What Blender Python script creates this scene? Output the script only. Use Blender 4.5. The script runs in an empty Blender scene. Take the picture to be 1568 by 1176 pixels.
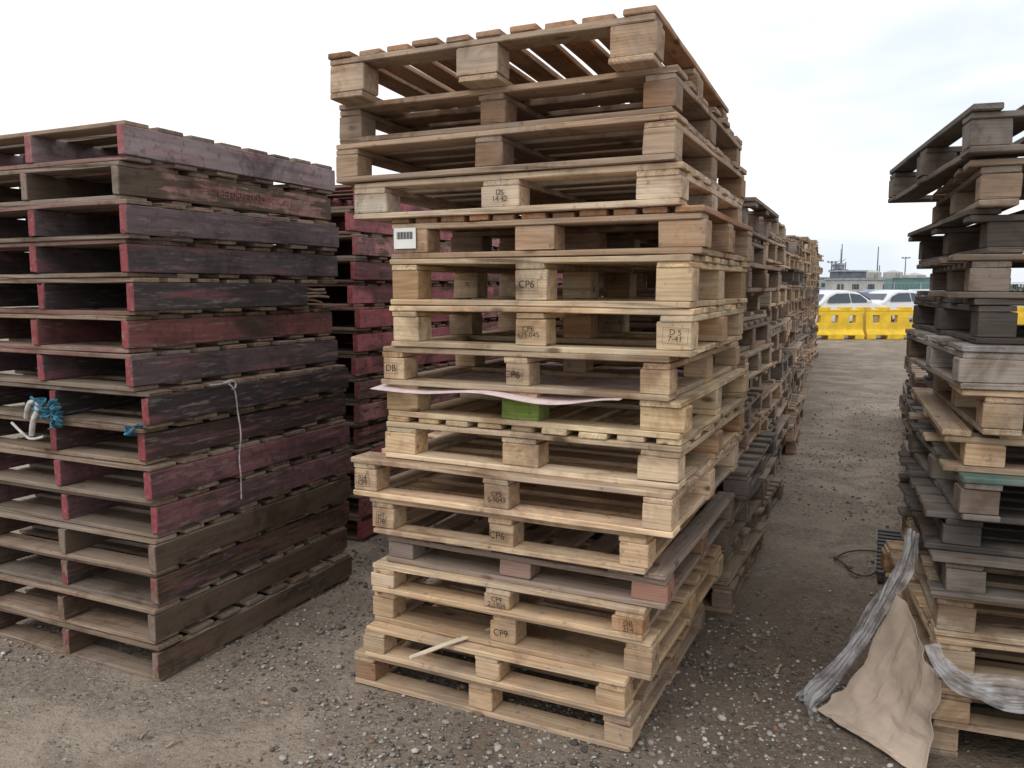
import bpy, math, random
import numpy as np
from mathutils import Vector, Matrix, noise
rad=math.radians
S=bpy.context.scene
S.view_settings.view_transform='Standard'
S.view_settings.look='None'
S.view_settings.exposure=0
COL=S.collection

# ------------------------------------------------------------------ helpers
def link(o,parent=None):
    COL.objects.link(o)
    if parent: o.parent=parent
    return o
def empty(name,loc=(0,0,0),yaw=0):
    e=bpy.data.objects.new(name,None); e.empty_display_size=.2
    e.location=loc; e.rotation_euler=(0,0,yaw); return link(e)
def newmat(name):
    m=bpy.data.materials.new(name); m.use_nodes=True
    nt=m.node_tree; nt.nodes.clear()
    out=nt.nodes.new('ShaderNodeOutputMaterial'); b=nt.nodes.new('ShaderNodeBsdfPrincipled')
    nt.links.new(b.outputs[0],out.inputs[0]); return m,nt,b
class G:
    def __init__(s,nt): s.nt=nt
    def n(s,t,**k):
        nd=s.nt.nodes.new(t)
        for a,v in k.items(): setattr(nd,a,v)
        return nd
    def set(s,inp,v):
        if isinstance(v,bpy.types.NodeSocket): s.nt.links.new(v,inp)
        else: inp.default_value=v
    def noise(s,vec,scale,detail=3,rough=.55,dist=0):
        nd=s.n('ShaderNodeTexNoise')
        if vec is not None: s.set(nd.inputs['Vector'],vec)
        nd.inputs['Scale'].default_value=scale; nd.inputs['Detail'].default_value=detail
        nd.inputs['Roughness'].default_value=rough; nd.inputs['Distortion'].default_value=dist
        return nd.outputs[0]
    def map(s,vec,scale=(1,1,1),loc=(0,0,0)):
        nd=s.n('ShaderNodeMapping'); s.set(nd.inputs[0],vec); nd.inputs['Scale'].default_value=scale
        nd.inputs['Location'].default_value=loc; return nd.outputs[0]
    def ramp(s,f,a,b,lo=0,hi=1):
        nd=s.n('ShaderNodeMapRange'); nd.interpolation_type='SMOOTHSTEP'; s.set(nd.inputs[0],f)
        s.set(nd.inputs[1],a); s.set(nd.inputs[2],b); s.set(nd.inputs[3],lo); s.set(nd.inputs[4],hi)
        return nd.outputs[0]
    def m(s,op,a,b=0,c=None):
        nd=s.n('ShaderNodeMath',operation=op); s.set(nd.inputs[0],a); s.set(nd.inputs[1],b)
        if c is not None: s.set(nd.inputs[2],c)
        return nd.outputs[0]
    def mix(s,f,a,b,mode='MIX'):
        nd=s.n('ShaderNodeMix',data_type='RGBA',blend_type=mode)
        s.set(nd.inputs[0],f); s.set(nd.inputs[6],a); s.set(nd.inputs[7],b); return nd.outputs[2]
    def bump(s,h,strength,dist,bsdf,prev=None):
        nd=s.n('ShaderNodeBump'); nd.inputs['Strength'].default_value=strength; nd.inputs['Distance'].default_value=dist
        s.set(nd.inputs['Height'],h)
        if prev is not None: s.set(nd.inputs['Normal'],prev)
        if bsdf: s.nt.links.new(nd.outputs[0],bsdf.inputs['Normal'])
        return nd.outputs[0]
def c4(c): return (c[0],c[1],c[2],1)
def simple(name,col,rough=.7,var=.15,scale=8,metal=0,bump=.1,spec=.5):
    m,nt,b=newmat(name); g=G(nt)
    tc=g.n('ShaderNodeTexCoord').outputs['Object']
    f=g.noise(tc,scale,3,.6)
    dk=tuple(x*(1-var*1.6) for x in col); lt=tuple(min(1,x*(1+var)) for x in col)
    g.set(b.inputs['Base Color'],g.mix(g.ramp(f,.3,.7),c4(dk),c4(lt)))
    b.inputs['Roughness'].default_value=rough; b.inputs['Metallic'].default_value=metal
    b.inputs['Specular IOR Level'].default_value=spec
    if bump: g.bump(f,bump,.01,b)
    return m

# ------------------------------------------------------------------ wood
def wood_material(name,painted=False):
    m,nt,b=newmat(name); g=G(nt)
    gc=g.n('ShaderNodeAttribute',attribute_name='gc').outputs['Vector']
    ca=g.n('ShaderNodeAttribute',attribute_name='col')
    oi=g.n('ShaderNodeObjectInfo')
    tcn=g.n('ShaderNodeTexCoord')
    oc=tcn.outputs['Object']
    vo=g.n('ShaderNodeVectorMath',operation='ADD'); g.set(vo.inputs[0],oc)
    cmb=g.n('ShaderNodeCombineXYZ'); g.set(cmb.inputs[0],g.m('MULTIPLY',oi.outputs['Random'],37)); g.set(cmb.inputs[2],g.m('MULTIPLY',oi.outputs['Random'],91))
    g.set(vo.inputs[1],cmb.outputs[0]); ov=vo.outputs[0]
    streak=g.noise(g.map(gc,(2.2,38,38)),1,4,.68)
    fine=g.noise(g.map(gc,(8,190,190)),1,1,.6)
    dist=g.noise(g.map(gc,(1.6,5,5)),1,1,.5)
    sp=g.n('ShaderNodeSeparateXYZ'); g.set(sp.inputs[0],gc)
    yy=g.m('ADD',sp.outputs[1],g.m('MULTIPLY',dist,.09)); zz=sp.outputs[2]
    r=g.m('SQRT',g.m('ADD',g.m('MULTIPLY',yy,yy),g.m('MULTIPLY',zz,zz)))
    ring=g.m('MULTIPLY_ADD',g.m('SINE',g.m('MULTIPLY',r,640)),.5,.5)
    if painted:
        base=g.mix(1,(.245,.192,.15,1),ca.outputs['Color'],'MULTIPLY')
    else:
        base=g.mix(1,oi.outputs['Color'],ca.outputs['Color'],'MULTIPLY')
    dark=g.mix(1,base,(.50,.385,.30,1),'MULTIPLY')
    fac=g.m('ADD',g.m('MULTIPLY',g.ramp(streak,.40,.72),.58),g.m('MULTIPLY',ring,.24))
    col=g.mix(fac,base,dark)
    col=g.mix(g.m('MULTIPLY',g.ramp(fine,.5,.75),.3),col,g.mix(1,col,(.6,.55,.5,1),'MULTIPLY'))
    vk=g.n('ShaderNodeTexVoronoi'); g.set(vk.inputs['Vector'],g.map(gc,(3.6,8.5,8.5))); vk.inputs['Scale'].default_value=1
    kn=g.ramp(vk.outputs['Distance'],.05,.15,.85,0)
    col=g.mix(kn,col,(.10,.05,.028,1))
    wg=g.noise(ov,3.2,4,.62)
    col=g.mix(g.ramp(wg,.42,.70,0,.5),col,(.25,.21,.18,1))
    st=g.noise(ov,2.1,5,.72,.6)
    col=g.mix(g.ramp(st,.49,.66,0,.66),col,g.mix(1,col,(.38,.285,.23,1),'MULTIPLY'))
    sp2=g.noise(ov,26,2,.7)
    col=g.mix(g.ramp(sp2,.60,.76,0,.5),col,(.07,.05,.038,1))
    if painted:
        w1=g.noise(g.map(gc,(2.4,24,24),(5,3,1)),1,4,.7)
        w=g.m('ADD',g.m('MULTIPLY',w1,.55),g.m('MULTIPLY',wg,.45))
        thr=g.m('MULTIPLY_ADD',oi.outputs['Alpha'],.42,.22)
        mask=g.ramp(w,thr,g.m('ADD',thr,.06),1,0)
        mask=g.m('MULTIPLY',mask,ca.outputs['Alpha'])
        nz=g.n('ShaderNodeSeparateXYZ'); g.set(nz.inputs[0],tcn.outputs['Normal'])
        endf=g.ramp(g.m('ABSOLUTE',nz.outputs[1]),.6,.8)
        pc=g.mix(g.ramp(st,.42,.62,0,.72),oi.outputs['Color'],(.050,.042,.043,1))
        pc=g.mix(g.ramp(g.noise(g.map(gc,(1.2,9,9),(1,8,3)),2,3,.6),.50,.70,0,.45),pc,(.34,.13,.15,1))
        pc=g.mix(g.m('MULTIPLY',endf,.70),pc,(.33,.065,.075,1))
        scuff=g.noise(g.map(gc,(6,50,50),(2,2,9)),1,3,.75)
        pc=g.mix(g.ramp(scuff,.53,.70,0,.52),pc,(.31,.265,.255,1))
        pc=g.mix(g.ramp(streak,.4,.7,0,.55),pc,g.mix(1,pc,(.5,.46,.44,1),'MULTIPLY'))
        pc=g.mix(g.ramp(sp2,.52,.7,0,.45),pc,(.05,.038,.034,1))
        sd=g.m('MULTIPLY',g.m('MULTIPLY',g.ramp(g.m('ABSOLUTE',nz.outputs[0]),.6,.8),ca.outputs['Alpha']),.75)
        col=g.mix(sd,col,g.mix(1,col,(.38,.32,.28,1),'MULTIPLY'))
        col=g.mix(mask,col,pc)
    g.set(b.inputs['Base Color'],col)
    b.inputs['Roughness'].default_value=.82; b.inputs['Specular IOR Level'].default_value=.22
    h=g.m('ADD',g.m('MULTIPLY',streak,.8),g.m('MULTIPLY',sp2,.25))
    g.bump(h,.65,.004,b)
    return m
WOOD=wood_material('weathered_pine'); PAINTED=wood_material('painted_worn_wood',True)

class Buf:
    def __init__(s): s.v=[];s.f=[];s.gc=[];s.col=[]
def add_board(B,c,L,w,t,axis,col,rng,seg=4,warp=.0015,alpha=0,chip=.5,skew=0):
    ch=min(.003,t*.16); n0=len(B.v)
    k=max(1,seg)
    pos=[-L/2,-L/2+ch]+[-L/2+L*i/k for i in range(1,k)]+[L/2-ch,L/2]
    off=(rng.uniform(-9,9),rng.uniform(-.09,.09),rng.uniform(-.10,.02))
    pw=rng.uniform(-1,1)*warp*1.3; pt=rng.uniform(-1,1)*warp; ph=rng.uniform(0,6)
    sk=rng.uniform(-skew,skew)
    for i,a in enumerate(pos):
        e=ch if i in(0,len(pos)-1) else 0
        w2=w/2-e; t2=t/2-e
        sec=[(w2,-t2+ch),(w2,t2-ch),(w2-ch,t2),(-w2+ch,t2),(-w2,t2-ch),(-w2,-t2+ch),(-w2+ch,-t2),(w2-ch,-t2)]
        db=pw*math.sin(a/L*3.1+ph)+sk*a; dc=pt*math.sin(a/L*4.1+ph*2)
        for j,(bb,cc) in enumerate(sec):
            jb=rng.uniform(-.0009,.0009); jc=rng.uniform(-.0006,.0006); ja=rng.uniform(-.0015,.0015)
            if chip and rng.random()<.08*chip:
                bb*=1-min(.4,rng.uniform(.002,.014)/w); cc*=1-rng.uniform(0,.3)
            x,y,z=a+ja,bb+db+jb,cc+dc+jc
            if axis==0: p=(c[0]+x,c[1]+y,c[2]+z)
            elif axis==1: p=(c[0]-y,c[1]+x,c[2]+z)
            else: p=(c[0]+y,c[1]+z,c[2]+x)
            B.v.append(p); B.gc.append((a+off[0],bb+off[1],cc+off[2])); B.col.append((col[0],col[1],col[2],alpha))
    R=len(pos)
    for i in range(R-1):
        for j in range(8):
            B.f.append((n0+i*8+j,n0+i*8+(j+1)%8,n0+(i+1)*8+(j+1)%8,n0+(i+1)*8+j))
    B.f.append(tuple(n0+(R-1)*8+j for j in range(8)))
    B.f.append(tuple(n0+7-j for j in range(8)))
def to_mesh(B,name,mat,flipH=None):
    v=B.v; f=B.f
    if flipH is not None:
        v=[(-p[0],p[1],flipH-p[2]) for p in v]
    me=bpy.data.meshes.new(name); me.from_pydata(v,[],f); me.materials.append(mat)
    a=me.attributes.new('gc','FLOAT_VECTOR','POINT'); a.data.foreach_set('vector',[q for p in B.gc for q in p])
    a=me.attributes.new('col','FLOAT_COLOR','POINT'); a.data.foreach_set('color',[q for p in B.col for q in p])
    me.update(); return me
def tone(rng,v=.2):
    k=rng.uniform(1-v*1.3,1+v*.8); h=rng.uniform(-.05,.07)
    return (k*(1+h),k,k*(1-h*1.2))

def block_pallet(name,W,D,H,kind,rng,nb=8,perim=True,flip=False,inset=0,bw=.145,bd=.10,seg=4,cb=None,endcol=None,leadcol=None):
    B=Buf(); t=.021; ts=.021; tb=.021
    hb=H-t-ts-tb
    xs=[-W/2+bw/2+inset,0+rng.uniform(-.01,.01),W/2-bw/2-inset]
    ys=[-D/2+bd/2,0,D/2-bd/2]
    j=lambda a=.003: rng.uniform(-a,a)
    for iy,y in enumerate(ys):
        for ix,x in enumerate(xs):
            col=tone(rng,.2)
            if rng.random()<.14: col=(col[0]*.78,col[1]*.64,col[2]*.54)
            if cb and (ix,iy) in cb: col=cb[(ix,iy)]
            add_board(B,(x+j(.008),y+.003+j(.004),tb+hb/2),bw+j(.006),bd-.004,hb-.0005,0,col,rng,1,0,chip=.3,skew=.02)
    zt=H-t/2; zs=H-t-ts/2
    if kind=='B':
        n=nb; lead=.125; w=rng.choice([.085,.1]); 
        ws=[lead]+[w+j(.008) for _ in range(n-2)]+[lead]
        gap=(D-sum(ws))/(n-1); y=-D/2
        for i,wi in enumerate(ws):
            cc=tone(rng)
            if leadcol and i==0: cc=leadcol
            add_board(B,(j(.008),y+wi/2,zt+j(.0008)),W+j(.014),wi,t-.001,0,cc,rng,seg,.003,skew=.005); y+=wi+gap
        for x in xs: add_board(B,(x,0,zs),D-.008+j(),bw*.95,ts-.0006,1,tone(rng),rng,seg,.001)
    else:
        n=nb; w=rng.choice([.085,.095])
        ws=[w+j(.01) for _ in range(n)]; gap=(W-sum(ws))/(n-1); x=-W/2
        for i,wi in enumerate(ws):
            cc=tone(rng,.22)
            if endcol: cc=tuple(a*b for a,b in zip(cc,endcol))
            add_board(B,(x+wi/2,j(.010),zt+j(.0008)),D+j(.018),wi,t-.001,1,cc,rng,seg,.003,skew=.006); x+=wi+gap
        for y in ys: add_board(B,(0,y,zs),W-.008+j(),bd*.98,ts-.0006,0,tone(rng),rng,seg,.001)
    zb=tb/2
    if perim:
        wy=bd*1.02
        for y in ys: add_board(B,(j(),y+j(.003),zb),W+j(.008)-.004,wy,tb-.001,0,tone(rng),rng,seg,.0015,skew=.002)
        seglen=(D-3*wy)/2-.010
        for x in (xs[0],xs[2]):
            for s in (-1,1): add_board(B,(x,s*(wy/2+seglen/2+.004),zb),seglen,bw*.8,tb-.001,1,tone(rng),rng,2,.001)
    else:
        for x in xs: add_board(B,(x,0,zb),D+j(.006),bw*.95,tb-.001,1,tone(rng),rng,seg,.0015)
    return to_mesh(B,name,WOOD,H if flip else None)

def stringer_pallet(name,W,D,H,rng,seg=4,woodtone=1.0,broken=False):
    B=Buf(); t=.019; sw=.04; hs=H-2*t
    j=lambda a=.003: rng.uniform(-a,a)
    for x in (-W/2+sw/2,j(.01),W/2-sw/2):
        if broken and x>.3:
            add_board(B,(x,-.13,H/2),D-.26,sw,hs-.001,1,tone(rng,.1),rng,seg+3,.002,alpha=1,chip=1.2)
            for q in range(4): add_board(B,(x+j(.012),D/2-.20+j(.03),t+.02+q*.022),.22+j(.05),.012,.012,1,(1.6,1.5,1.4),rng,3,.012,chip=2,skew=.12)
            continue
        add_board(B,(x,j(),H/2),D+j(),sw,hs-.001,1,tone(rng,.1),rng,seg+3,.0025,alpha=1,chip=1.4)
    for (z,n,w) in ((H-t/2,8,.12),(t/2,6,.115)):
        ws=[w+j(.014) for _ in range(n)]; gap=(D-.02-sum(ws))/(n-1); y=-D/2+.008
        for wi in ws:
            k=woodtone; cc=tone(rng,.25); cc=(cc[0]*k,cc[1]*k,cc[2]*k)
            add_board(B,(j(.004)-.004,y+wi/2,z),W-.010+j(.008),wi,t-.001,0,cc,rng,seg,.0025,alpha=.35 if rng.random()<.25 else 0,chip=1.4,skew=.003); y+=wi+gap
    return to_mesh(B,name,PAINTED)

def place(me,name,parent,x,y,z,yaw=0,tiltx=0,tilty=0,color=(.5,.38,.22,1)):
    o=bpy.data.objects.new(name,me); o.location=(x,y,z); o.rotation_euler=(tiltx,tilty,yaw); o.color=color
    link(o,parent); return o

INK=simple('ink_stamp',(.045,.032,.026),.9,.3,90,bump=0,spec=.1)
def stamp(parent,txt,x,z,y,size,name='ink_stamp',box=True):
    cu=bpy.data.curves.new('ink_stamp','FONT'); cu.body=txt; cu.size=size; cu.align_x='CENTER'; cu.align_y='CENTER'
    cu.space_line=.8; cu.materials.append(INK); cu.extrude=.0002
    o=bpy.data.objects.new(name,cu); o.location=(x,y,z); o.rotation_euler=(rad(90),rad(random.uniform(-3,3)),0); link(o,parent)
    if box:
        nl=txt.count('\n')+1
        hw=size*max(len(q) for q in txt.split('\n'))*.36+.003; hh=size*(.45+.38*(nl-1))+.004
        c2=bpy.data.curves.new('stamp_frame','CURVE'); c2.dimensions='3D'; c2.bevel_depth=.0006
        s=c2.splines.new('POLY'); s.points.add(3); s.use_cyclic_u=True
        for p,q in zip(s.points,[(-hw,-hh),(hw,-hh),(hw,hh),(-hw,hh)]): p.co=(q[0],q[1],0,1)
        c2.materials.append(INK); o2=bpy.data.objects.new('stamp_frame',c2); o2.location=(x,y,z); o2.rotation_euler=o.rotation_euler; link(o2,parent)

# ------------------------------------------------------------------ main block-pallet stack
random.seed(3)
rng=random.Random(7)
yaw=rad(-25.8); fx=Vector((math.cos(yaw),math.sin(yaw),0))
P0=Vector((.408,2.58,0))-fx*1.16
main=empty('wooden_pallet_stack',P0,yaw)
tops=[.137,.265,.408,.525,.65,.795,.945,1.09,1.235,1.38,1.535,1.705,1.855,1.99,2.135,2.28,2.44]
XL=[-.01,.055,.075,.09,.14,.10,.03,.155,.165,.155,.20,.205,.195,.04,-.025,-.02,.0]
XR=[.0,-.02,.07,.03,.11,.04,.14,.15,.15,.11,.17,.17,.19,.12,.115,.10,.05]
YO=[0,-.02,.03,0,.03,-.01,-.03,.02,.02,0,0,0,.02,0,-.02,0,-.08]
BW=[.105,.10,.10,.105,.12,.10,.105,.14,.145,.095,.11,.115,.15,.145,.105,.10,.15]
DD=[1.16,1.14,1.14,1.0,1.2,1.14,1.14,1.14,1.2,1.2,1.0,1.0,1.0,1.14,1.2,1.2,1.2]
kinds=[('B',7,1,0),('B',7,1,0),('B',6,1,0),('B',7,1,0),('A',9,1,0),('B',7,1,0),('B',7,1,0),('B',6,1,0),('A',9,0,1),('B',7,1,0),('B',7,1,0),('B',7,1,0),('A',11,1,0),('B',7,1,0),('B',8,1,0),('B',7,1,0),('A',10,0,0)]
cols=[(.53,.40,.275),(.66,.505,.35),(.60,.445,.29),(.68,.525,.36),(.33,.255,.205),(.60,.455,.305),(.73,.58,.425),(.73,.58,.40),(.74,.59,.38),(.62,.475,.32),(.72,.57,.38),(.72,.57,.38),(.50,.365,.255),(.72,.61,.48),(.42,.32,.24),(.37,.275,.20),(.54,.41,.295)]
tl=[0]*13+[.6,1.2,1.8,3.0]
stamps={2:(1,'CP9'),3:(1,'CP9\n2 1904'),5:(1,'CP6'),6:(1,'CPS\nS-9043'),9:(1,'CP6'),10:(1,'CP6\n625.045'),11:(1,'CP6'),13:(1,'DS\n14 42')}
side_st={3:(2,'DB\n214'),5:(0,'HT\nDB'),6:(0,'024\nCP9'),9:(0,'DB'),10:(2,'D 5\n7-41')}
main_p=[]
for i,(k,nb,per,fl) in enumerate(kinds):
    z0=tops[i-1] if i else 0.0
    H=tops[i]-z0; x0=XL[i]; W=1.16+XR[i]-XL[i]; D=DD[i]
    cb={}
    if i==8: cb={(1,0):(.26,.55,.10),(2,0):(.95,.94,.88)}
    if i==4: cb={(0,0):(.8,.85,.95),(1,0):(1.0,.85,.9),(2,0):(1.05,.76,.70)}
    me=block_pallet('pallet_mesh',W,D,H-.001,k,rng,nb,bool(per),bool(fl),cb=cb,seg=7,bw=BW[i],endcol=(.85,.68,.58) if i in(12,16) else None)
    t=rad(tl[i])
    o=place(me,'pallet_%d'%(i+1),main,x0+W/2,YO[i]+D/2,z0-math.sin(t)*D/2,yaw=rad(rng.uniform(-.7,.7)),tiltx=-t,color=c4(cols[i]))
    main_p.append(o)
    for dct in (stamps,side_st):
        if i in dct:
            ix,tx=dct[i]; xx=(-W/2+BW[i]/2,0,W/2-BW[i]/2)[ix]
            stamp(o,tx,xx,(H)/2-.01 if not fl else H/2+.01,-D/2-.0062,.036 if '\n' not in tx else .026,box=dct is side_st or i in(9,11))
def surf(name,fn,nu,nv,mat,thick=0,parent=None,smooth=True):
    v=[];f=[]
    for i in range(nu+1):
        for j in range(nv+1): v.append(fn(i/nu,j/nv))
    for i in range(nu):
        for j in range(nv):
            a=i*(nv+1)+j; f.append((a,a+nv+1,a+nv+2,a+1))
    me=bpy.data.meshes.new(name); me.from_pydata(v,[],f); me.materials.append(mat)
    if smooth: me.shade_smooth()
    o=bpy.data.objects.new(name,me); link(o,parent)
    if thick:
        md=o.modifiers.new('s','SOLIDIFY'); md.thickness=thick
    return o
PINK=simple('faded_card',(.60,.47,.45),.8,.12,20)
def fsheet(u,v):
    x=.13+u*.98; y=-.04+v*1.05+ .015*math.sin(u*9)
    z=1.2355+ (.004*math.sin(u*14+v*3) -.012*(1-v)**8*(1.2+math.sin(u*11)))
    return (x,y,z)
surf('card_slip_sheet',fsheet,40,10,PINK,.003,main)
LAB=simple('label_paper',(.74,.74,.72),.6,.05)
o=main_p[12]; W=1.16+XR[12]-XL[12]; D=DD[12]
def addbox(name,size,loc,mat,parent=None,rot=(0,0,0),bev=0):
    x,y,z=[q/2 for q in size]
    v=[(sx*x,sy*y,sz*z) for sx in(-1,1) for sy in(-1,1) for sz in(-1,1)]
    f=[(0,1,3,2),(4,6,7,5),(0,4,5,1),(2,3,7,6),(0,2,6,4),(1,5,7,3)]
    me=bpy.data.meshes.new(name); me.from_pydata(v,[],f); me.materials.append(mat)
    ob=bpy.data.objects.new(name,me); ob.location=loc; ob.rotation_euler=rot; link(ob,parent)
    if bev:
        md=ob.modifiers.new('b','BEVEL'); md.width=bev; md.segments=2
    return ob
addbox('barcode_label',(.095,.001,.075),(-W/2+.065,-D/2-.0065,.075),LAB,o)
for q in range(16):
    addbox('barcode_bar',(.0012+.002*(q*7%3)/2,.001,.026),(-W/2+.032+q*.0044,-D/2-.0078,.085),INK,o)
B=Buf(); add_board(B,(0,0,0),.36,.022,.008,0,(1.15,1.15,1.15),rng,5,.004)
lo=place(to_mesh(B,'lath',WOOD),'loose_wood_lath',None,0,0,0,color=(.72,.64,.50,1)); lo.parent=main
lo.location=(.47,-.02,.273); lo.rotation_euler=(0,rad(-3),rad(62))

# ------------------------------------------------------------------ generic stacks from shared pallets
rv=random.Random(21)
LIB=[]
for i in range(14):
    W=rv.choice([1.14,1.2,1.2,1.1]); D=rv.choice([1.0,1.14,1.2]); H=rv.choice([.138,.144,.15,.156])
    k=rv.choice('BBA'); 
    LIB.append((block_pallet('pallet_mesh',W,D,H-.001,k,rv,rv.choice([6,7,8]) if k=='B' else rv.choice([8,9]),rv.random()<.7,rv.random()<.12,inset=rv.choice([0,0,.05]),seg=4,bw=rv.choice([.1,.12,.145])),W,D,H))
WC=[(.52,.395,.28),(.48,.365,.26),(.38,.30,.235),(.29,.235,.195),(.57,.44,.315),(.43,.325,.23),(.205,.178,.163),(.35,.25,.185)]
def stack(name,loc,yawd,height,anchor='R',seed=0,pal=WC,jit=.035):
    r=random.Random(seed); e=empty(name,loc,rad(yawd)); z=0; n=1
    while z<height-.07:
        me,W,D,H=r.choice(LIB); c=r.choice(pal)
        xr=(-W/2 if anchor=='R' else W/2)+r.uniform(-jit,jit)
        c=tuple(q*k for q,k in zip(c,[r.uniform(.93,1.05)]*3))
        place(me,'pallet_%d'%n,e,xr,D/2+r.uniform(-jit,jit)+(.06 if D<1.1 else 0),z,yaw=rad(r.uniform(-2,2)),color=c4(c))
        z+=H; n+=1
    return e
p=Vector((1.10,3.74,0)); d=Vector((.372,.928,0)).normalized()
hs=[2.08,2.1,2.05,2.1,2.2,2.2,2.3,2.3,2.45,2.4,2.5,2.55,2.6]
for i,h in enumerate(hs):
    r=random.Random(90+i)
    q=p+d*1.345*i+Vector((r.uniform(-.06,.06),0,0))
    stack('wooden_pallet_stack',q,-23+r.uniform(-3,3),h,'R',100+i,jit=.05)
DARKW=[(.21,.178,.152),(.155,.135,.12),(.29,.235,.19),(.11,.10,.092),(.38,.30,.225)]

# ------------------------------------------------------------------ right hand row
R1=empty('weathered_pallet_stack',(1.405,2.555,0),rad(-19))
rr=random.Random(5)
rh=[.14,.14,.15,.15,.14,.13,.145,.14,.145,.14,.145,.14,.145,.14,.145]
rc=[(.46,.36,.255),(.52,.41,.285),(.53,.415,.285),(.46,.365,.26),(.125,.112,.10),(.085,.077,.072),(.16,.145,.13),(.50,.385,.265),(.52,.40,.27),(.38,.365,.35),(.10,.09,.083),(.20,.17,.145),(.105,.093,.085),(.30,.235,.18),(.16,.14,.125)]
rx=[0,0,.01,.01,.02,.02,.03,.04,.04,.03,.03,.02,.02,.05,-.02]
ri=[0,0,.0,.0,.04,.06,.0,.06,.06,.0,.0,.06,.05,.03,0]
rk='BBBBBBBABBBBABA'
z=0
for i in range(15):
    W=1.2; D=rr.choice([1.1,1.2]); H=rh[i]
    me=block_pallet('pallet_mesh',W,D,H-.001,rk[i],rr,8,rr.random()<.7,False,inset=ri[i],seg=6,bw=(.19 if i==9 else .115),leadcol=(.40,1.05,1.05) if i==6 else ((.7,.75,.85) if i==7 else None))
    xo=rr.uniform(-.03,.03)+rx[i]
    place(me,'pallet_%d'%(i+1),R1,W/2+xo,D/2+rr.uniform(-.05,.05),z,yaw=rad(rr.uniform(-3,3)+(3.5 if i==14 else 0)),tiltx=rad(-1.5 if i==14 else 0),color=c4(rc[i]))
    z+=H
dR=Vector((.43,.903,0))
for i,h in enumerate([1.30,1.05,1.0,.9,.75]):
    stack('weathered_pallet_stack',Vector((1.395,2.56,0))+dR*1.36*(i+1)+Vector((.06,0,0)),-23,h,'L',300+i,DARKW,.05)

# ------------------------------------------------------------------ left hand painted stacks
def painted_stack(name,loc,yawd,layers,offs,W,D,H,seed,wood=None,broken=None):
    r=random.Random(seed); e=empty(name,loc,rad(yawd)); z=0; out=[]
    for i,(c,a) in enumerate(layers):
        me=stringer_pallet('stringer_pallet_mesh',W,D,H-.001,r,5,(wood[i] if wood else 1),broken==i)
        o=place(me,'pallet_%d'%(i+1),e,-W/2+offs[i],D/2+r.uniform(-.015,.015),z,yaw=rad(r.uniform(-.8,.8)),color=(c[0],c[1],c[2],a)); out.append(o)
        z+=H
    return e,out
lay_top=[((.32,.255,.27),.85),((.40,.235,.20),.55),((.15,.115,.125),.88),((.11,.092,.097),.92),((.07,.062,.063),.88),((.20,.08,.075),.72),((.12,.088,.094),.88),((.042,.038,.039),1),((.07,.046,.044),.92),((.22,.10,.115),.80),((.17,.09,.105),.80),((.10,.065,.058),.45),((.07,.05,.044),.6),((.15,.10,.085),.4),((.08,.062,.054),.5)]
off_top=[-.065,-.09,-.035,-.06,-.06,-.095,-.06,0,-.03,0,0,0,-.03,-.03,0]
Lst,Lp=painted_stack('red_painted_pallet_stack',(-1.423,3.084,0),-24.5,lay_top[::-1],off_top[::-1],1.10,1.31,.149,3,wood=[1.1,1.2,1.15,1.15]+[1.15]*11,broken=10)
pink=[((.48,.16,.18),.76),((.50,.24,.24),.68),((.42,.12,.135),.8)]
for i,q in enumerate([(-.95,4.9,0),(-.38,6.3,0),(.2,7.75,0),(.75,9.2,0)]):
    r=random.Random(60+i)
    e_,pl=painted_stack('red_painted_pallet_stack',q,-24+r.uniform(-1,1),[r.choice(pink) for _ in range(15)],[r.uniform(-.025,.025) for _ in range(15)],1.1,1.3,.148,40+i)
STEN=simple('faded_stencil_paint',(.36,.12,.13),.85,.35,60,bump=0)
def side_text(parent,txt,y,size,mat):
    cu=bpy.data.curves.new('stencil','FONT'); cu.body=txt; cu.size=size; cu.align_x='CENTER'; cu.align_y='CENTER'; cu.materials.append(mat); cu.extrude=.0002
    o=bpy.data.objects.new('stencil_lettering',cu); o.location=(.5535,y,.072); o.rotation_euler=(rad(90),0,rad(90)); link(o,parent)
side_text(Lp[13],'RETURN TO DEPOT 40 6',.10,.045,STEN)

def tube(name,pts,rad_,mat,parent=None,cyc=False):
    c=bpy.data.curves.new(name,'CURVE'); c.dimensions='3D'; c.bevel_depth=rad_; c.bevel_resolution=2
    s=c.splines.new('NURBS'); s.points.add(len(pts)-1); s.use_endpoint_u=True; s.order_u=3; s.use_cyclic_u=cyc
    for a,b in zip(s.points,pts): a.co=(b[0],b[1],b[2],1)
    c.materials.append(mat); o=bpy.data.objects.new(name,c); return link(o,parent)
TW=simple('twine',(.42,.39,.38),.8,.25,60)
tube('hanging_twine',[(.02,.40,1.19),(.035,.42,1.17),(.03,.44,1.14),(.022,.455,1.05),(.03,.465,.95),(.022,.45,.85),(.03,.45,.78),(.024,.455,.72),(.03,.447,.66)],.0036,TW,Lst)
tube('hanging_twine_tail',[(.02,.38,1.19),(.03,.43,1.205),(.032,.447,1.165),(.028,.42,1.16)],.0045,TW,Lst)
tube('cord_wisp',[(.02,.30,1.19),(.03,.36,1.185),(.028,.44,1.195)],.0025,TW,Lst)

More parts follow.
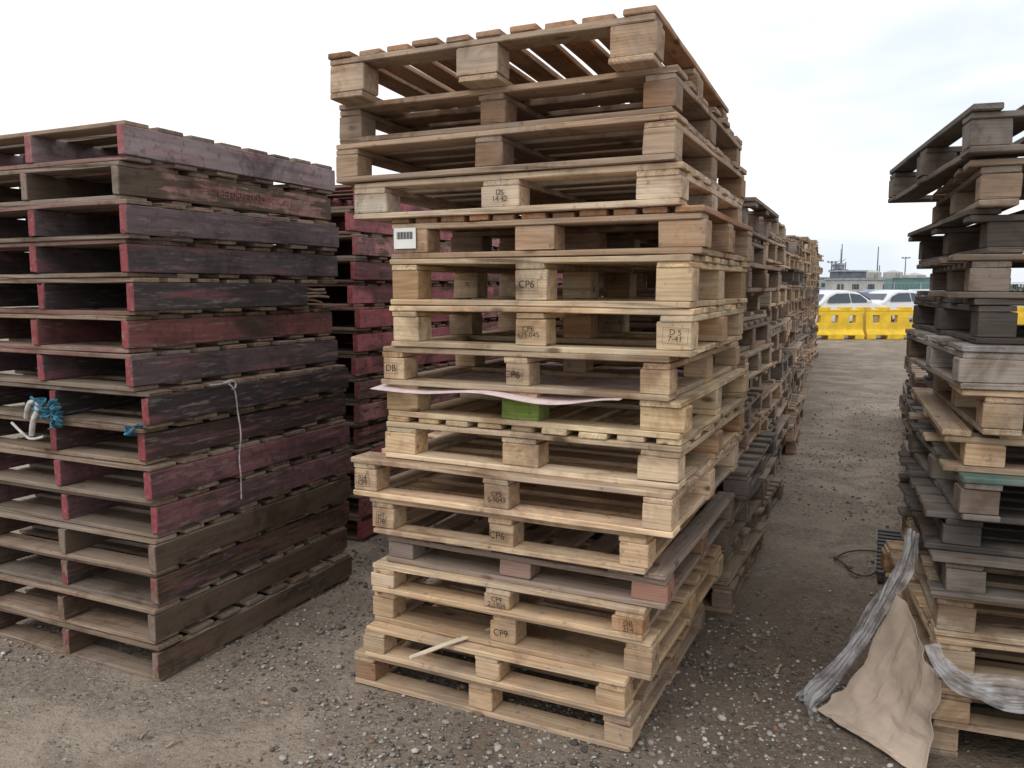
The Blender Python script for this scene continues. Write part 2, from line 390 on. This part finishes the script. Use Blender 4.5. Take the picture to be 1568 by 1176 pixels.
# ------------------------------------------------------------------ ground
def ground():
    m,nt,b=newmat('gravelly_dirt'); g=G(nt)
    tc=g.n('ShaderNodeTexCoord').outputs['Object']
    big=g.noise(tc,.45,4,.65,.4); mid=g.noise(tc,2.1,5,.68,.3); sm=g.noise(tc,38,4,.72)
    col=g.mix(g.ramp(big,.42,.58),(.215,.17,.13,1),(.315,.26,.205,1))
    col=g.mix(g.ramp(mid,.43,.58,0,.72),col,(.15,.115,.09,1))
    col=g.mix(g.ramp(sm,.38,.68,0,.55),col,(.34,.29,.24,1))
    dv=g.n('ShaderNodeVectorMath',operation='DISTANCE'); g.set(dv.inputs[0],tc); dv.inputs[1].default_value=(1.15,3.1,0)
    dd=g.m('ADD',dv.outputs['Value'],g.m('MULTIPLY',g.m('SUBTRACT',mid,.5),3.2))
    aisle_dark=g.ramp(dd,.5,1.8,.66,0)  # ground colour darkens around a point in the aisle, edge broken by noise
    h=None
    for sc,th,am in ((78,.5,.8),(34,.74,.7)):
        v=g.n('ShaderNodeTexVoronoi'); g.set(v.inputs['Vector'],tc); v.inputs['Scale'].default_value=sc
        hs_=g.n('ShaderNodeSeparateColor'); g.set(hs_.inputs[0],v.outputs['Color'])
        stone=g.m('MULTIPLY',g.ramp(v.outputs['Distance'],.26,.42,1,0),g.ramp(hs_.outputs[0],th,th+.03))
        stone=g.m('MULTIPLY',stone,g.ramp(mid,.36,.6,.3,1))
        sc_=g.mix(g.ramp(hs_.outputs[1],0,1),(.07,.062,.055,1),(.48,.45,.415,1))
        col=g.mix(g.m('MULTIPLY',stone,am),col,sc_)
        hh=g.m('MULTIPLY',stone,34/sc); h=hh if h is None else g.m('ADD',h,hh)
    col=g.mix(aisle_dark,col,g.mix(1,col,(.36,.31,.28,1),'MULTIPLY'))
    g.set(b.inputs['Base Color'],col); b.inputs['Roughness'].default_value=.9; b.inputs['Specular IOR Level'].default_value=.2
    pb=g.bump(g.noise(tc,14,5,.72),.75,.035,None)
    g.bump(h,.9,.012,b,pb)
    xs=np.concatenate([-np.geomspace(1500,8,26),np.linspace(-7.8,13,209),np.geomspace(13.5,1500,26)])
    ys=np.concatenate([-np.geomspace(600,2,12),np.linspace(0,16,161),np.geomspace(16.4,3000,30)])
    X,Y=np.meshgrid(xs,ys,indexing='ij'); v=[]
    for x,y in zip(X.ravel(),Y.ravel()):
        z=0
        if -8<x<13.4 and -.5<y<16:
            z=.014*noise.noise(Vector((x*.9,y*.9,0)))+.007*noise.noise(Vector((x*4,y*4,3)))-.003
        v.append((x,y,z))
    ny=len(ys); f=[(i*ny+j,(i+1)*ny+j,(i+1)*ny+j+1,i*ny+j+1) for i in range(len(xs)-1) for j in range(ny-1)]
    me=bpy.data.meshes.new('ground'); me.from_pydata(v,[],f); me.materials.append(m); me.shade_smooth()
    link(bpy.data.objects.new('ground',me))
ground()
def gravel(N=62000):
    R=np.random.default_rng(4)
    t=(1+5**.5)/2
    iv=np.array([(-1,t,0),(1,t,0),(-1,-t,0),(1,-t,0),(0,-1,t),(0,1,t),(0,-1,-t),(0,1,-t),(t,0,-1),(t,0,1),(-t,0,-1),(-t,0,1)])/math.sqrt(1+t*t)
    fi=np.array([(0,11,5),(0,5,1),(0,1,7),(0,7,10),(0,10,11),(1,5,9),(5,11,4),(11,10,2),(10,7,6),(7,1,8),(3,9,4),(3,4,2),(3,2,6),(3,6,8),(3,8,9),(4,9,5),(2,4,11),(6,2,10),(8,6,7),(9,8,1)])
    y=1.7+11*R.random(N)**1.9; x=y*(R.random(N)*1.7-.85)+0
    keep=np.array([noise.noise(Vector((a*.9,b*.9,5)))+.4*noise.noise(Vector((a*4,b*4,1))) for a,b in zip(x,y)])
    k=(keep>-.2+R.random(N)*.3-.1); x=x[k];y=y[k]; n=len(x)
    s=np.clip(R.lognormal(math.log(.0046),.5,n),.0018,.015)
    sc=s[:,None]*np.stack([R.uniform(.8,1.5,n),R.uniform(.7,1.1,n),R.uniform(.45,.8,n)],1)
    V=iv[None]*(1+R.uniform(-.22,.22,(n,12,1)))*sc[:,None,:]
    a=R.uniform(0,6.28,n); ca,sa=np.cos(a)[:,None],np.sin(a)[:,None]
    VX=V[:,:,0]*ca-V[:,:,1]*sa+x[:,None]; VY=V[:,:,0]*sa+V[:,:,1]*ca+y[:,None]; VZ=V[:,:,2]+ (s*.22)[:,None]
    co=np.stack([VX,VY,VZ],2).reshape(-1,3)
    F=(fi[None]+(np.arange(n)*12)[:,None,None]).reshape(-1)
    me=bpy.data.meshes.new('gravel'); me.vertices.add(n*12); me.vertices.foreach_set('co',co.ravel().astype(np.float32))
    me.loops.add(n*60); me.loops.foreach_set('vertex_index',F.astype(np.int32))
    me.polygons.add(n*20); me.polygons.foreach_set('loop_start',(np.arange(n*20)*3).astype(np.int32))
    me.update(calc_edges=True)
    g=.06+.36*R.random(n)**1.4; pal=np.stack([g*1.08,g*.98,g*.88],1)
    w=R.random(n)<.07; pal[w]=np.array([.54,.51,.48])*R.uniform(.8,1.1,(w.sum(),1))
    w=R.random(n)<.04; pal[w]=np.array([.24,.14,.09])
    c=np.concatenate([np.repeat(pal,12,0),np.ones((n*12,1))],1)
    at=me.attributes.new('col','FLOAT_COLOR','POINT'); at.data.foreach_set('color',c.ravel().astype(np.float32))
    m,nt,b=newmat('gravel_stone'); gg=G(nt); A=gg.n('ShaderNodeAttribute',attribute_name='col').outputs['Color']
    nz=gg.noise(gg.n('ShaderNodeTexCoord').outputs['Object'],300,2)
    gg.set(b.inputs['Base Color'],gg.mix(gg.ramp(nz,.3,.7,0,.4),A,gg.mix(1,A,(.5,.48,.45,1),'MULTIPLY'))); b.inputs['Roughness'].default_value=.85
    me.materials.append(m); link(bpy.data.objects.new('gravel',me))
gravel()

# ------------------------------------------------------------------ litter on right
CARD=simple('brown_cardboard',(.40,.32,.255),.75,.16,5,bump=.08)
def fcard(u,v):
    A=Vector((1.42,2.51,.30)); Bp=Vector((1.475,2.93,.46)); C=Vector((1.335,2.42,.012)); Dp=Vector((1.15,2.84,.012))
    pnt=(A.lerp(Bp,u)).lerp(C.lerp(Dp,u),v)
    sag=-.085*math.sin(v*math.pi)*(.6+.4*u)
    n1=noise.noise(Vector((u*2.6,v*2.6,2))); n2=noise.noise(Vector((u*8,v*8,7)))
    cr=abs(math.sin(u*4.1+v*2.6+1.3*n1)); cr2=abs(math.sin(u*2.0-v*4.3+2))
    w=.022*n1+.006*n2-.020*cr-.012*cr2+.014
    e=.018*noise.noise(Vector((u*6,v*6,20)))
    q=pnt+Vector((w*.6+e,w*.5-e,sag+w*.9)); q.z=max(q.z,.012+.010*abs(n2)+.018*cr*(v>.85))
    return tuple(q)
surf('crumpled_cardboard_sheet',fcard,18,18,CARD,.003,smooth=False)
m,nt,b=newmat('stretch_film'); g=G(nt)
tc=g.n('ShaderNodeTexCoord').outputs['Object']
fn_=g.noise(tc,14,2)
g.set(b.inputs['Base Color'],g.mix(g.ramp(fn_,.35,.65),(.22,.21,.215,1),(.42,.41,.42,1)))
b.inputs['Roughness'].default_value=.33; g.set(b.inputs['Alpha'],g.ramp(fn_,.3,.7,.35,.68)); b.inputs['Specular IOR Level'].default_value=.45
FILM=m
def ribbon(name,pts,wd,seed,parent=None,amp=.03):
    P=[Vector(p) for p in pts]
    def at(t):
        s=t*(len(P)-1); i=min(int(s),len(P)-2); f=s-i
        p0=P[max(i-1,0)];p1=P[i];p2=P[i+1];p3=P[min(i+2,len(P)-1)]
        return .5*((2*p1)+(p2-p0)*f+(2*p0-5*p1+4*p2-p3)*f*f+(3*p1-p0-3*p2+p3)*f**3)
    def fn(u,v):
        c=at(u); t=(at(min(1,u+.03))-at(max(0,u-.03))).normalized()
        side=t.cross(Vector((.3,-.7,.6))).normalized(); up=side.cross(t)
        ww=wd*(.8+1.0*noise.noise(Vector((u*3.3,seed,1))))
        a=(v-.5)
        fold=noise.noise(Vector((u*2.2+seed,v*4.0,seed))); n2=1-2*abs(noise.noise(Vector((u*7+v*3,v*4-u*2,seed+3)))); n3=noise.noise(Vector((u*14,v*6,seed+8)))
        tw=math.sin(u*5+seed)*.5
        q=c+side*(a*ww*math.cos(tw)+.2*amp*n2)+up*(a*ww*math.sin(tw)*.6+amp*(fold*1.3+.5*n2+.12*n3))
        q.z=max(q.z,.006+.003*n3); return tuple(q)
    return surf(name,fn,110,30,FILM,0,parent)
ribbon('stretch_wrap_film',[(1.56,3.02,.66),(1.52,2.96,.56),(1.45,2.94,.44),(1.35,2.92,.27),(1.24,2.91,.12),(1.15,2.90,.03),(1.10,2.80,.02)],.085,3,amp=.015)
ribbon('stretch_wrap_film',[(1.58,3.05,.60),(1.50,3.0,.48),(1.42,3.02,.34),(1.32,2.99,.16),(1.22,2.98,.04),(1.11,2.92,.02)],.07,13,amp=.016)
ribbon('stretch_wrap_film',[(.0,-.02,.42),(.03,-.05,.36),(.10,-.06,.315),(.25,-.06,.325),(.42,-.065,.30),(.62,-.06,.31),(.85,-.05,.30)],.10,8,R1,amp=.018)
ribbon('stretch_wrap_film',[(.02,-.03,.36),(.10,-.07,.32),(.22,-.075,.285),(.36,-.07,.30),(.52,-.07,.27),(.7,-.05,.28)],.08,18,R1,amp=.018)
RUST=simple('rusty_wire',(.06,.045,.038),.7,.2,50)
def gp(x,y,z=.012): return (x,y,z)
tube('bent_wire_loop',[gp(1.90,4.54),gp(2.0,4.66,.02),gp(2.20,4.70),gp(2.27,4.6,.015),gp(2.12,4.40,.03),gp(1.98,4.24),gp(1.90,4.30),gp(1.93,4.42),gp(1.90,4.55,.02)],.005,RUST)
DK=simple('black_plastic',(.035,.033,.032),.55,.2)
gr=empty('plastic_floor_grate',(2.00,4.22,0),rad(-25))
for i in range(12): addbox('slat_%d'%i,(.34,.04,.02),(.17,i*.075,.05),DK,gr,bev=.003)
for i in range(3): addbox('rail_%d'%i,(.03,.88,.036),(.02+i*.15,.41,.022),DK,gr,bev=.003)

BL=simple('blue_cloth',(.05,.19,.28),.9,.35,30); WH=simple('white_strap',(.50,.48,.46),.8,.2,30)
ragp=empty('tangled_strap_and_rag',(0,0,0)); ragp.parent=Lst
def rag(name,cx,cy,cz,sx,sz,mat,seed):
    def fn(u,v):
        n=noise.noise(Vector((u*4,v*4,seed))); n2=noise.noise(Vector((u*9,v*9,seed+5)))
        return (cx+(u-.5)*sx+.02*n2,cy-.02+.03*n+.012*math.sin(u*20),cz+(v-.5)*sz*(1+.5*n)+.02*math.sin(u*6+seed))
    surf(name,fn,30,20,mat,.001,ragp)
rag('blue_rag',-.58,-.01,1.10,.13,.06,BL,1); rag('blue_rag_end',-.50,-.012,1.08,.05,.09,BL,4)
rag('blue_scrap',-.06,-.005,1.045,.08,.010,BL,9)
tube('white_strap',[(-.70,-.02,1.05),(-.66,-.04,1.10),(-.63,-.04,1.13),(-.60,-.03,1.10),(-.63,-.045,1.04),(-.66,-.03,.98)],.012,WH,ragp)
tube('white_cord',[(-.80,-.02,1.02),(-.70,-.04,.98),(-.66,-.03,.955),(-.58,-.03,.98)],.006,WH,ragp)
B=Buf()
for i in range(46):
    r=rng; yy=r.uniform(2.2,6); xx=r.choice([r.uniform(-2.2,-.6),r.uniform(.45,2.2)])
    add_board(B,(xx,yy,.010),r.uniform(.02,.09),r.uniform(.004,.012),.004,r.choice([0,1]),tone(r),r,2,.004,skew=.7)
place(to_mesh(B,'splinters',WOOD),'wood_splinters',None,0,0,0,color=(.45,.36,.26,1))

# ------------------------------------------------------------------ yellow barriers
YEL=simple('yellow_plastic',(.72,.47,.02),.45,.12,3,bump=.02)
def barrier_mesh():
    prof=[(-.30,0),(.30,0),(.30,.16),(.17,.30),(.12,.86),(.13,.88),(.13,1.0),(-.13,1.0),(-.13,.88),(-.12,.86),(-.17,.30),(-.30,.16)]
    L=1.75; n=len(prof); v=[(x,y,z) for x in(-L/2,L/2) for (y,z) in prof]
    f=[tuple(range(n))[::-1],tuple(n+i for i in range(n))]+[(i,(i+1)%n,n+(i+1)%n,n+i) for i in range(n)]
    me=bpy.data.meshes.new('barrier'); me.from_pydata(v,[],f); me.materials.append(YEL)
    import bmesh
    bm=bmesh.new(); bm.from_mesh(me); bmesh.ops.recalc_face_normals(bm,faces=bm.faces); bm.to_mesh(me); bm.free()
    ob=bpy.data.objects.new('tmp',me); link(ob)
    cuts=[]
    for x,z,w,h in ((-.55,.62,.2,.24),(0,.62,.2,.24),(.55,.62,.2,.24),(-.42,0.02,.34,.2),(.42,.02,.34,.2),(-.62,1.0,.2,.16),(0,1.0,.3,.16),(.62,1.0,.2,.16)):
        c=addbox('cut',(w,1.2,h),(x,0,z),YEL); cuts.append(c)
        md=ob.modifiers.new('bo','BOOLEAN'); md.object=c; md.operation='DIFFERENCE'; md.solver='EXACT'
    md=ob.modifiers.new('bv','BEVEL'); md.width=.02; md.segments=2; md.limit_method='ANGLE'
    dg=bpy.context.evaluated_depsgraph_get(); me2=bpy.data.meshes.new_from_object(ob.evaluated_get(dg))
    for c in cuts+[ob]: bpy.data.objects.remove(c)
    return me2
bm_=barrier_mesh()
for i in range(9):
    r=random.Random(i)
    o=bpy.data.objects.new('yellow_water_barrier',bm_); o.location=(4.4+i*1.88,24.9+r.uniform(-.15,.15)+.05*i,0); o.rotation_euler=(0,0,rad(r.uniform(-4,4))); link(o)

# ------------------------------------------------------------------ cars
GLASS=simple('car_glass',(.03,.05,.075),.08,.1,bump=0); TYRE=simple('tyre',(.02,.02,.02),.85,.1); RIM=simple('rim',(.4,.4,.42),.3,.1,metal=.8)
LAMP=simple('lamp_lens',(.6,.6,.6),.15,.1,bump=0)
def car(name,loc,yawd,paint):
    e=empty(name,loc,rad(yawd))
    out=[(-2.15,.32),(-2.2,.60),(-2.1,.86),(-1.75,.94),(-1.35,1.02),(-.75,1.38),(-.2,1.46),(.5,1.45),(1.0,1.30),(1.45,1.03),(1.75,.97),(2.12,.84),(2.2,.58),(2.12,.30)]
    def hw(z): return .87 if z<.75 else .87-.27*((z-.75)/.71)**1.1
    v=[];f=[];n=len(out)
    for s in (-1,-.72,0,.72,1):
        for x,z in out:
            zz=z+(0 if abs(s)==1 else (.035 if abs(s)<.8 and z>.5 else 0)); xx=x*(1 if abs(s)<1 else .965); v.append((xx,s*hw(z),zz))
    for k in range(4):
        for i in range(n):
            a=k*n+i; b2=k*n+(i+1)%n; f.append((a,b2,b2+n,a+n))
    f.append(tuple(range(n))[::-1]); f.append(tuple(4*n+i for i in range(n)))
    me=bpy.data.meshes.new('body'); me.from_pydata(v,[],f); me.materials.append(paint)
    o=bpy.data.objects.new('body',me); link(o,e); md=o.modifiers.new('b','BEVEL'); md.width=.04; md.segments=3
    me.shade_smooth()
    def gl(nm,pts):
        m2=bpy.data.meshes.new(nm); m2.from_pydata(pts,[],[tuple(range(len(pts)))]); m2.materials.append(GLASS); link(bpy.data.objects.new(nm,m2),e)
    for s in (-1,1):
        y=lambda z:s*(hw(z)+.014)
        gl('side_window_a',[(-1.12,y(1.03),1.03),(-.70,y(1.33),1.33),(-.18,y(1.38),1.38),(-.18,y(1.03),1.03)])
        gl('side_window_b',[(-.12,y(1.03),1.03),(-.12,y(1.38),1.38),(.5,y(1.37),1.37),(.92,y(1.23),1.23),(1.1,y(1.03),1.03)])
    for nm,(x1,z1,x2,z2),sg in (('windscreen',(-1.34,1.08,-.78,1.42),-1),('rear_window',(1.36,1.12,.98,1.35),1)):
        gl(nm,[(x1+sg*.03,-.68,z1),(x1+sg*.03,.68,z1),(x2+sg*.03,.54,z2),(x2+sg*.03,-.54,z2)])
    for x in (-1.35,1.35):
        for s in (-1,1):
            for nm,r_,w_,mt in (('tyre',.32,.22,TYRE),('rim',.2,.24,RIM)):
                vs=[];N=24
                for sd in (-1,1):
                    for q in range(N): vs.append((x+r_*math.cos(q/N*6.283),s*.78+sd*w_/2,.32+r_*math.sin(q/N*6.283)))
                ff=[(q,(q+1)%N,N+(q+1)%N,N+q) for q in range(N)]+[tuple(range(N))[::-1],tuple(range(N,2*N))]
                m2=bpy.data.meshes.new(nm); m2.from_pydata(vs,[],ff); m2.materials.append(mt); link(bpy.data.objects.new(nm,m2),e)
    for s in(-1,1):
        addbox('headlamp',(.12,.34,.14),(-2.10,s*.6,.72),LAMP,e,bev=.03)
        addbox('mirror',(.12,.16,.12),(-.85,s*.98,1.06),paint,e,bev=.03)
    addbox('bumper',(.15,1.5,.18),(-2.18,0,.42),DK,e,bev=.04)
WPAINT=simple('white_car_paint',(.66,.67,.69),.2,.03,bump=0); SIL=simple('silver_car_paint',(.40,.44,.48),.25,.04,bump=0); BLU=simple('blue_car_paint',(.07,.16,.28),.2,.05,bump=0)
for x,y,yw,pt in ((12.4,31.0,205,WPAINT),(16.2,34,203,WPAINT),(7.6,31,205,SIL),(18.2,38.5,200,SIL),(19.4,42.5,200,BLU),(22.8,44,202,SIL),(24.5,48,198,WPAINT),(18.4,47,200,BLU),(27,52,195,SIL)):
    car('parked_car',(x,y,0),yw,pt)

# ------------------------------------------------------------------ distant yard
STL=simple('grey_steel',(.30,.33,.36),.6,.15,1); CONC=simple('pale_render',(.42,.42,.40),.85,.1,1); DGR=simple('dark_steel',(.10,.12,.14),.6,.2,1)
TEAL=simple('teal_container_paint',(.09,.22,.21),.5,.15,1); WIN=simple('window_glass',(.04,.05,.06),.2,.1,bump=0)
def cyl(name,r_,h,loc,mat,parent,N=28,r2=None,dome=0):
    r2=r_ if r2 is None else r2
    vs=[(r_*math.cos(q/N*6.283),r_*math.sin(q/N*6.283),0) for q in range(N)]+[(r2*math.cos(q/N*6.283),r2*math.sin(q/N*6.283),h) for q in range(N)]+[(0,0,h+dome)]
    ff=[(q,(q+1)%N,N+(q+1)%N,N+q) for q in range(N)]+[(N+q,N+(q+1)%N,2*N) for q in range(N)]+[tuple(range(N))[::-1]]
    me=bpy.data.meshes.new(name); me.from_pydata(vs,[],ff); me.materials.append(mat); o=bpy.data.objects.new(name,me); o.location=loc; link(o,parent); return o
def shed(name,x,y,w,d_,h,mat):
    e=empty(name,(x,y,0),rad(-8))
    addbox('walls',(w,d_,h),(0,0,h/2),mat,e,bev=.03); addbox('roof',(w+.5,d_+.5,.25),(0,0,h+.127),STL,e)
    n=int(w/2.5)
    for i in range(n): addbox('window_%d'%i,(1.1,.06,.9),(-w/2+1.3+i*2.5,-d_/2-.02,h*.6),WIN,e)
    addbox('door',(1,.06,2),(w/2-.8,-d_/2-.035,1.02),DGR,e)
shed('site_office',62,140,13,5,2.9,CONC); shed('low_warehouse',78,180,26,12,3.6,STL); shed('site_office',52,170,12,6,3.4,STL); shed('equipment_shed',60.5,145,5,5,4.4,DGR)
def tank(x,y,r_,h):
    e=empty('storage_tank',(x,y,0)); cyl('shell',r_,h,(0,0,0),CONC,e,36,dome=.5)
    for k in range(1,4): cyl('hoop',r_+.03,.08,(0,0,h*k/4),STL,e,36)
    for s in(-.25,.25): addbox('ladder_rail',(.05,.05,h),(s,-r_-.12,h/2),DGR,e)
    for k in range(int(h/.5)): addbox('rung',(.5,.04,.04),(0,-r_-.12,.4+k*.5),DGR,e)
for x,y,r_,h in ((67,150,1.7,4.4),(71.5,151,1.7,4.4),(76,152,2,3.9),(56,158,2,4.2)): tank(x,y,r_,h)
def pole(name,x,y,h,arm=True):
    e=empty(name,(x,y,0)); cyl('mast',.16,h,(0,0,0),DGR,e,12,.08)
    if arm:
        addbox('crossarm',(1.6,.1,.1),(0,0,h-.3),DGR,e)
        for s in(-.7,0,.7): addbox('lamp_head',(.4,.3,.16),(s,-.1,h-.12),DGR,e)
for x,y,h,a in ((61.3,150,9.6,0),(68.5,151,9.2,0),(59.5,150,6.5,1),(83,170,8,1),(73,160,6,0)): pole('floodlight_pole' if a else 'steel_mast',x,y,h,a)
def tower(x,y):
    e=empty('steel_lattice_tower',(x,y,0)); w=.9; H=6.2
    for sx in(-1,1):
        for sy in(-1,1): addbox('leg',(.14,.14,H),(sx*w,sy*w,H/2),DGR,e)
    for k in range(5):
        z=.6+k*1.25
        for s in(-1,1):
            addbox('girt',(2*w,.09,.09),(0,s*w,z),DGR,e); addbox('girt_side',(.09,2*w,.09),(s*w,0,z),DGR,e)
            addbox('brace',(2.1,.07,.07),(0,s*(w+.06),z+.6),DGR,e,rot=(0,rad(34 if k%2 else -34),0))
    addbox('platform',(2.6,2.6,.12),(0,0,H-1.4),DGR,e); addbox('cabin',(1.6,1.5,1.1),(0,0,H-.75),STL,e,bev=.05); cyl('antenna',.05,2.6,(0.3,0,H-.2),DGR,e,8)
tower(60.0,148)
def container(x,y,yw,mat):
    e=empty('shipping_container',(x,y,0),rad(yw)); addbox('box',(6.06,2.4,2.5),(0,0,1.27),mat,e)
    for i in range(26): addbox('rib',(.11,.05,2.2),(-2.85+i*.228,-1.222,1.27),mat,e)
    for s in(-1,1): addbox('corner_post',(.16,.16,2.59),(s*2.98,-1.17,1.297),DGR,e)
    addbox('top_rail',(6.1,.1,.12),(0,-1.2,2.54),DGR,e)
container(42.5,84,-5,TEAL); container(49.5,86,-5,TEAL)
fe=empty('wire_mesh_fence',(0,0,0)); 
v=[];f=[]
def bx(cx,cy,cz,sx,sy,sz):
    n=len(v)
    for a in(-1,1):
        for b2 in(-1,1):
            for c2 in(-1,1): v.append((cx+a*sx/2,cy+b2*sy/2,cz+c2*sz/2))
    f.extend([tuple(n+q for q in t) for t in ((0,1,3,2),(4,6,7,5),(0,4,5,1),(2,3,7,6),(0,2,6,4),(1,5,7,3))])
for i in range(41): bx(5+i*2.2,66,1.0,.07,.07,2.0)
bx(49,66,1.98,88,.05,.05); bx(49,66,.1,88,.05,.05)
for i in range(400): bx(5+i*.22,66.06,1.0,.012,.012,1.85)
for i in range(9): bx(49,66.03,.25+i*.2,88,.012,.012)
me=bpy.data.meshes.new('fence'); me.from_pydata(v,[],f); me.materials.append(STL); link(bpy.data.objects.new('fence_panels',me),fe)
LEAF=simple('distant_foliage',(.05,.07,.045),.95,.3,.5)
R=np.random.default_rng(3); v=[];f=[]
for i in range(9000):
    x=R.uniform(60,420); y=330+R.uniform(-6,6); hmax=3.2+1.6*noise.noise(Vector((x*.05,0,0)))+.9*noise.noise(Vector((x*.3,1,0)))
    z=R.uniform(0,1)**.8*max(.6,hmax); s=R.uniform(.25,.6); n=len(v)
    for k in range(4): 
        q=R.normal(0,1,3); v.append((x+q[0]*s,y+q[1]*s,max(0,z+q[2]*s*.7)))
    f.append((n,n+1,n+2)); f.append((n,n+2,n+3))
me=bpy.data.meshes.new('distant_tree_line'); me.from_pydata(v,[],f); me.materials.append(LEAF); link(bpy.data.objects.new('distant_tree_line',me))

# ------------------------------------------------------------------ world, sun, camera
W=bpy.data.worlds.new('World'); S.world=W; W.use_nodes=True; nt=W.node_tree; nt.nodes.clear(); g=G(nt)
EL,AZ=50,215
sky=g.n('ShaderNodeTexSky',sky_type='NISHITA'); sky.sun_disc=False; sky.sun_elevation=rad(EL); sky.sun_rotation=rad(AZ); sky.dust_density=3; sky.air_density=1
b1=g.n('ShaderNodeBackground'); g.set(b1.inputs[0],sky.outputs[0]); b1.inputs[1].default_value=.12
tc=g.n('ShaderNodeTexCoord').outputs['Generated']
n1=g.noise(g.map(tc,(1,1,3.2),(.3,.1,0)),1.7,4,.52,.3)
sz=g.n('ShaderNodeSeparateXYZ'); g.set(sz.inputs[0],tc)
low=g.ramp(sz.outputs[2],.0,.38,.11,0)      # cloud deck thins toward the horizon
cl=g.mix(g.ramp(g.m('SUBTRACT',n1,low),.27,.47),(.72,.78,.85,1),(1.0,.998,.99,1))
b2=g.n('ShaderNodeBackground'); g.set(b2.inputs[0],cl); b2.inputs[1].default_value=1.28
mx=g.n('ShaderNodeMixShader'); mx.inputs[0].default_value=.88
nt.links.new(b1.outputs[0],mx.inputs[1]); nt.links.new(b2.outputs[0],mx.inputs[2])
wo=g.n('ShaderNodeOutputWorld'); nt.links.new(mx.outputs[0],wo.inputs[0])
L=bpy.data.lights.new('overcast_sun','SUN'); L.energy=1.1; L.angle=rad(28); L.color=(1,.985,.96)
lo=bpy.data.objects.new('overcast_sun',L); link(lo)
sd=Vector((math.sin(rad(AZ))*math.cos(rad(EL)),math.cos(rad(AZ))*math.cos(rad(EL)),math.sin(rad(EL))))
lo.rotation_euler=sd.to_track_quat('Z','Y').to_euler()
cam=bpy.data.cameras.new('camera'); cam.lens=28.03; cam.sensor_width=36; cam.clip_start=.05; cam.clip_end=6000
co=bpy.data.objects.new('camera',cam); co.location=(0,0,1.6); co.rotation_euler=(rad(90-6.9),0,0); link(co); S.camera=co
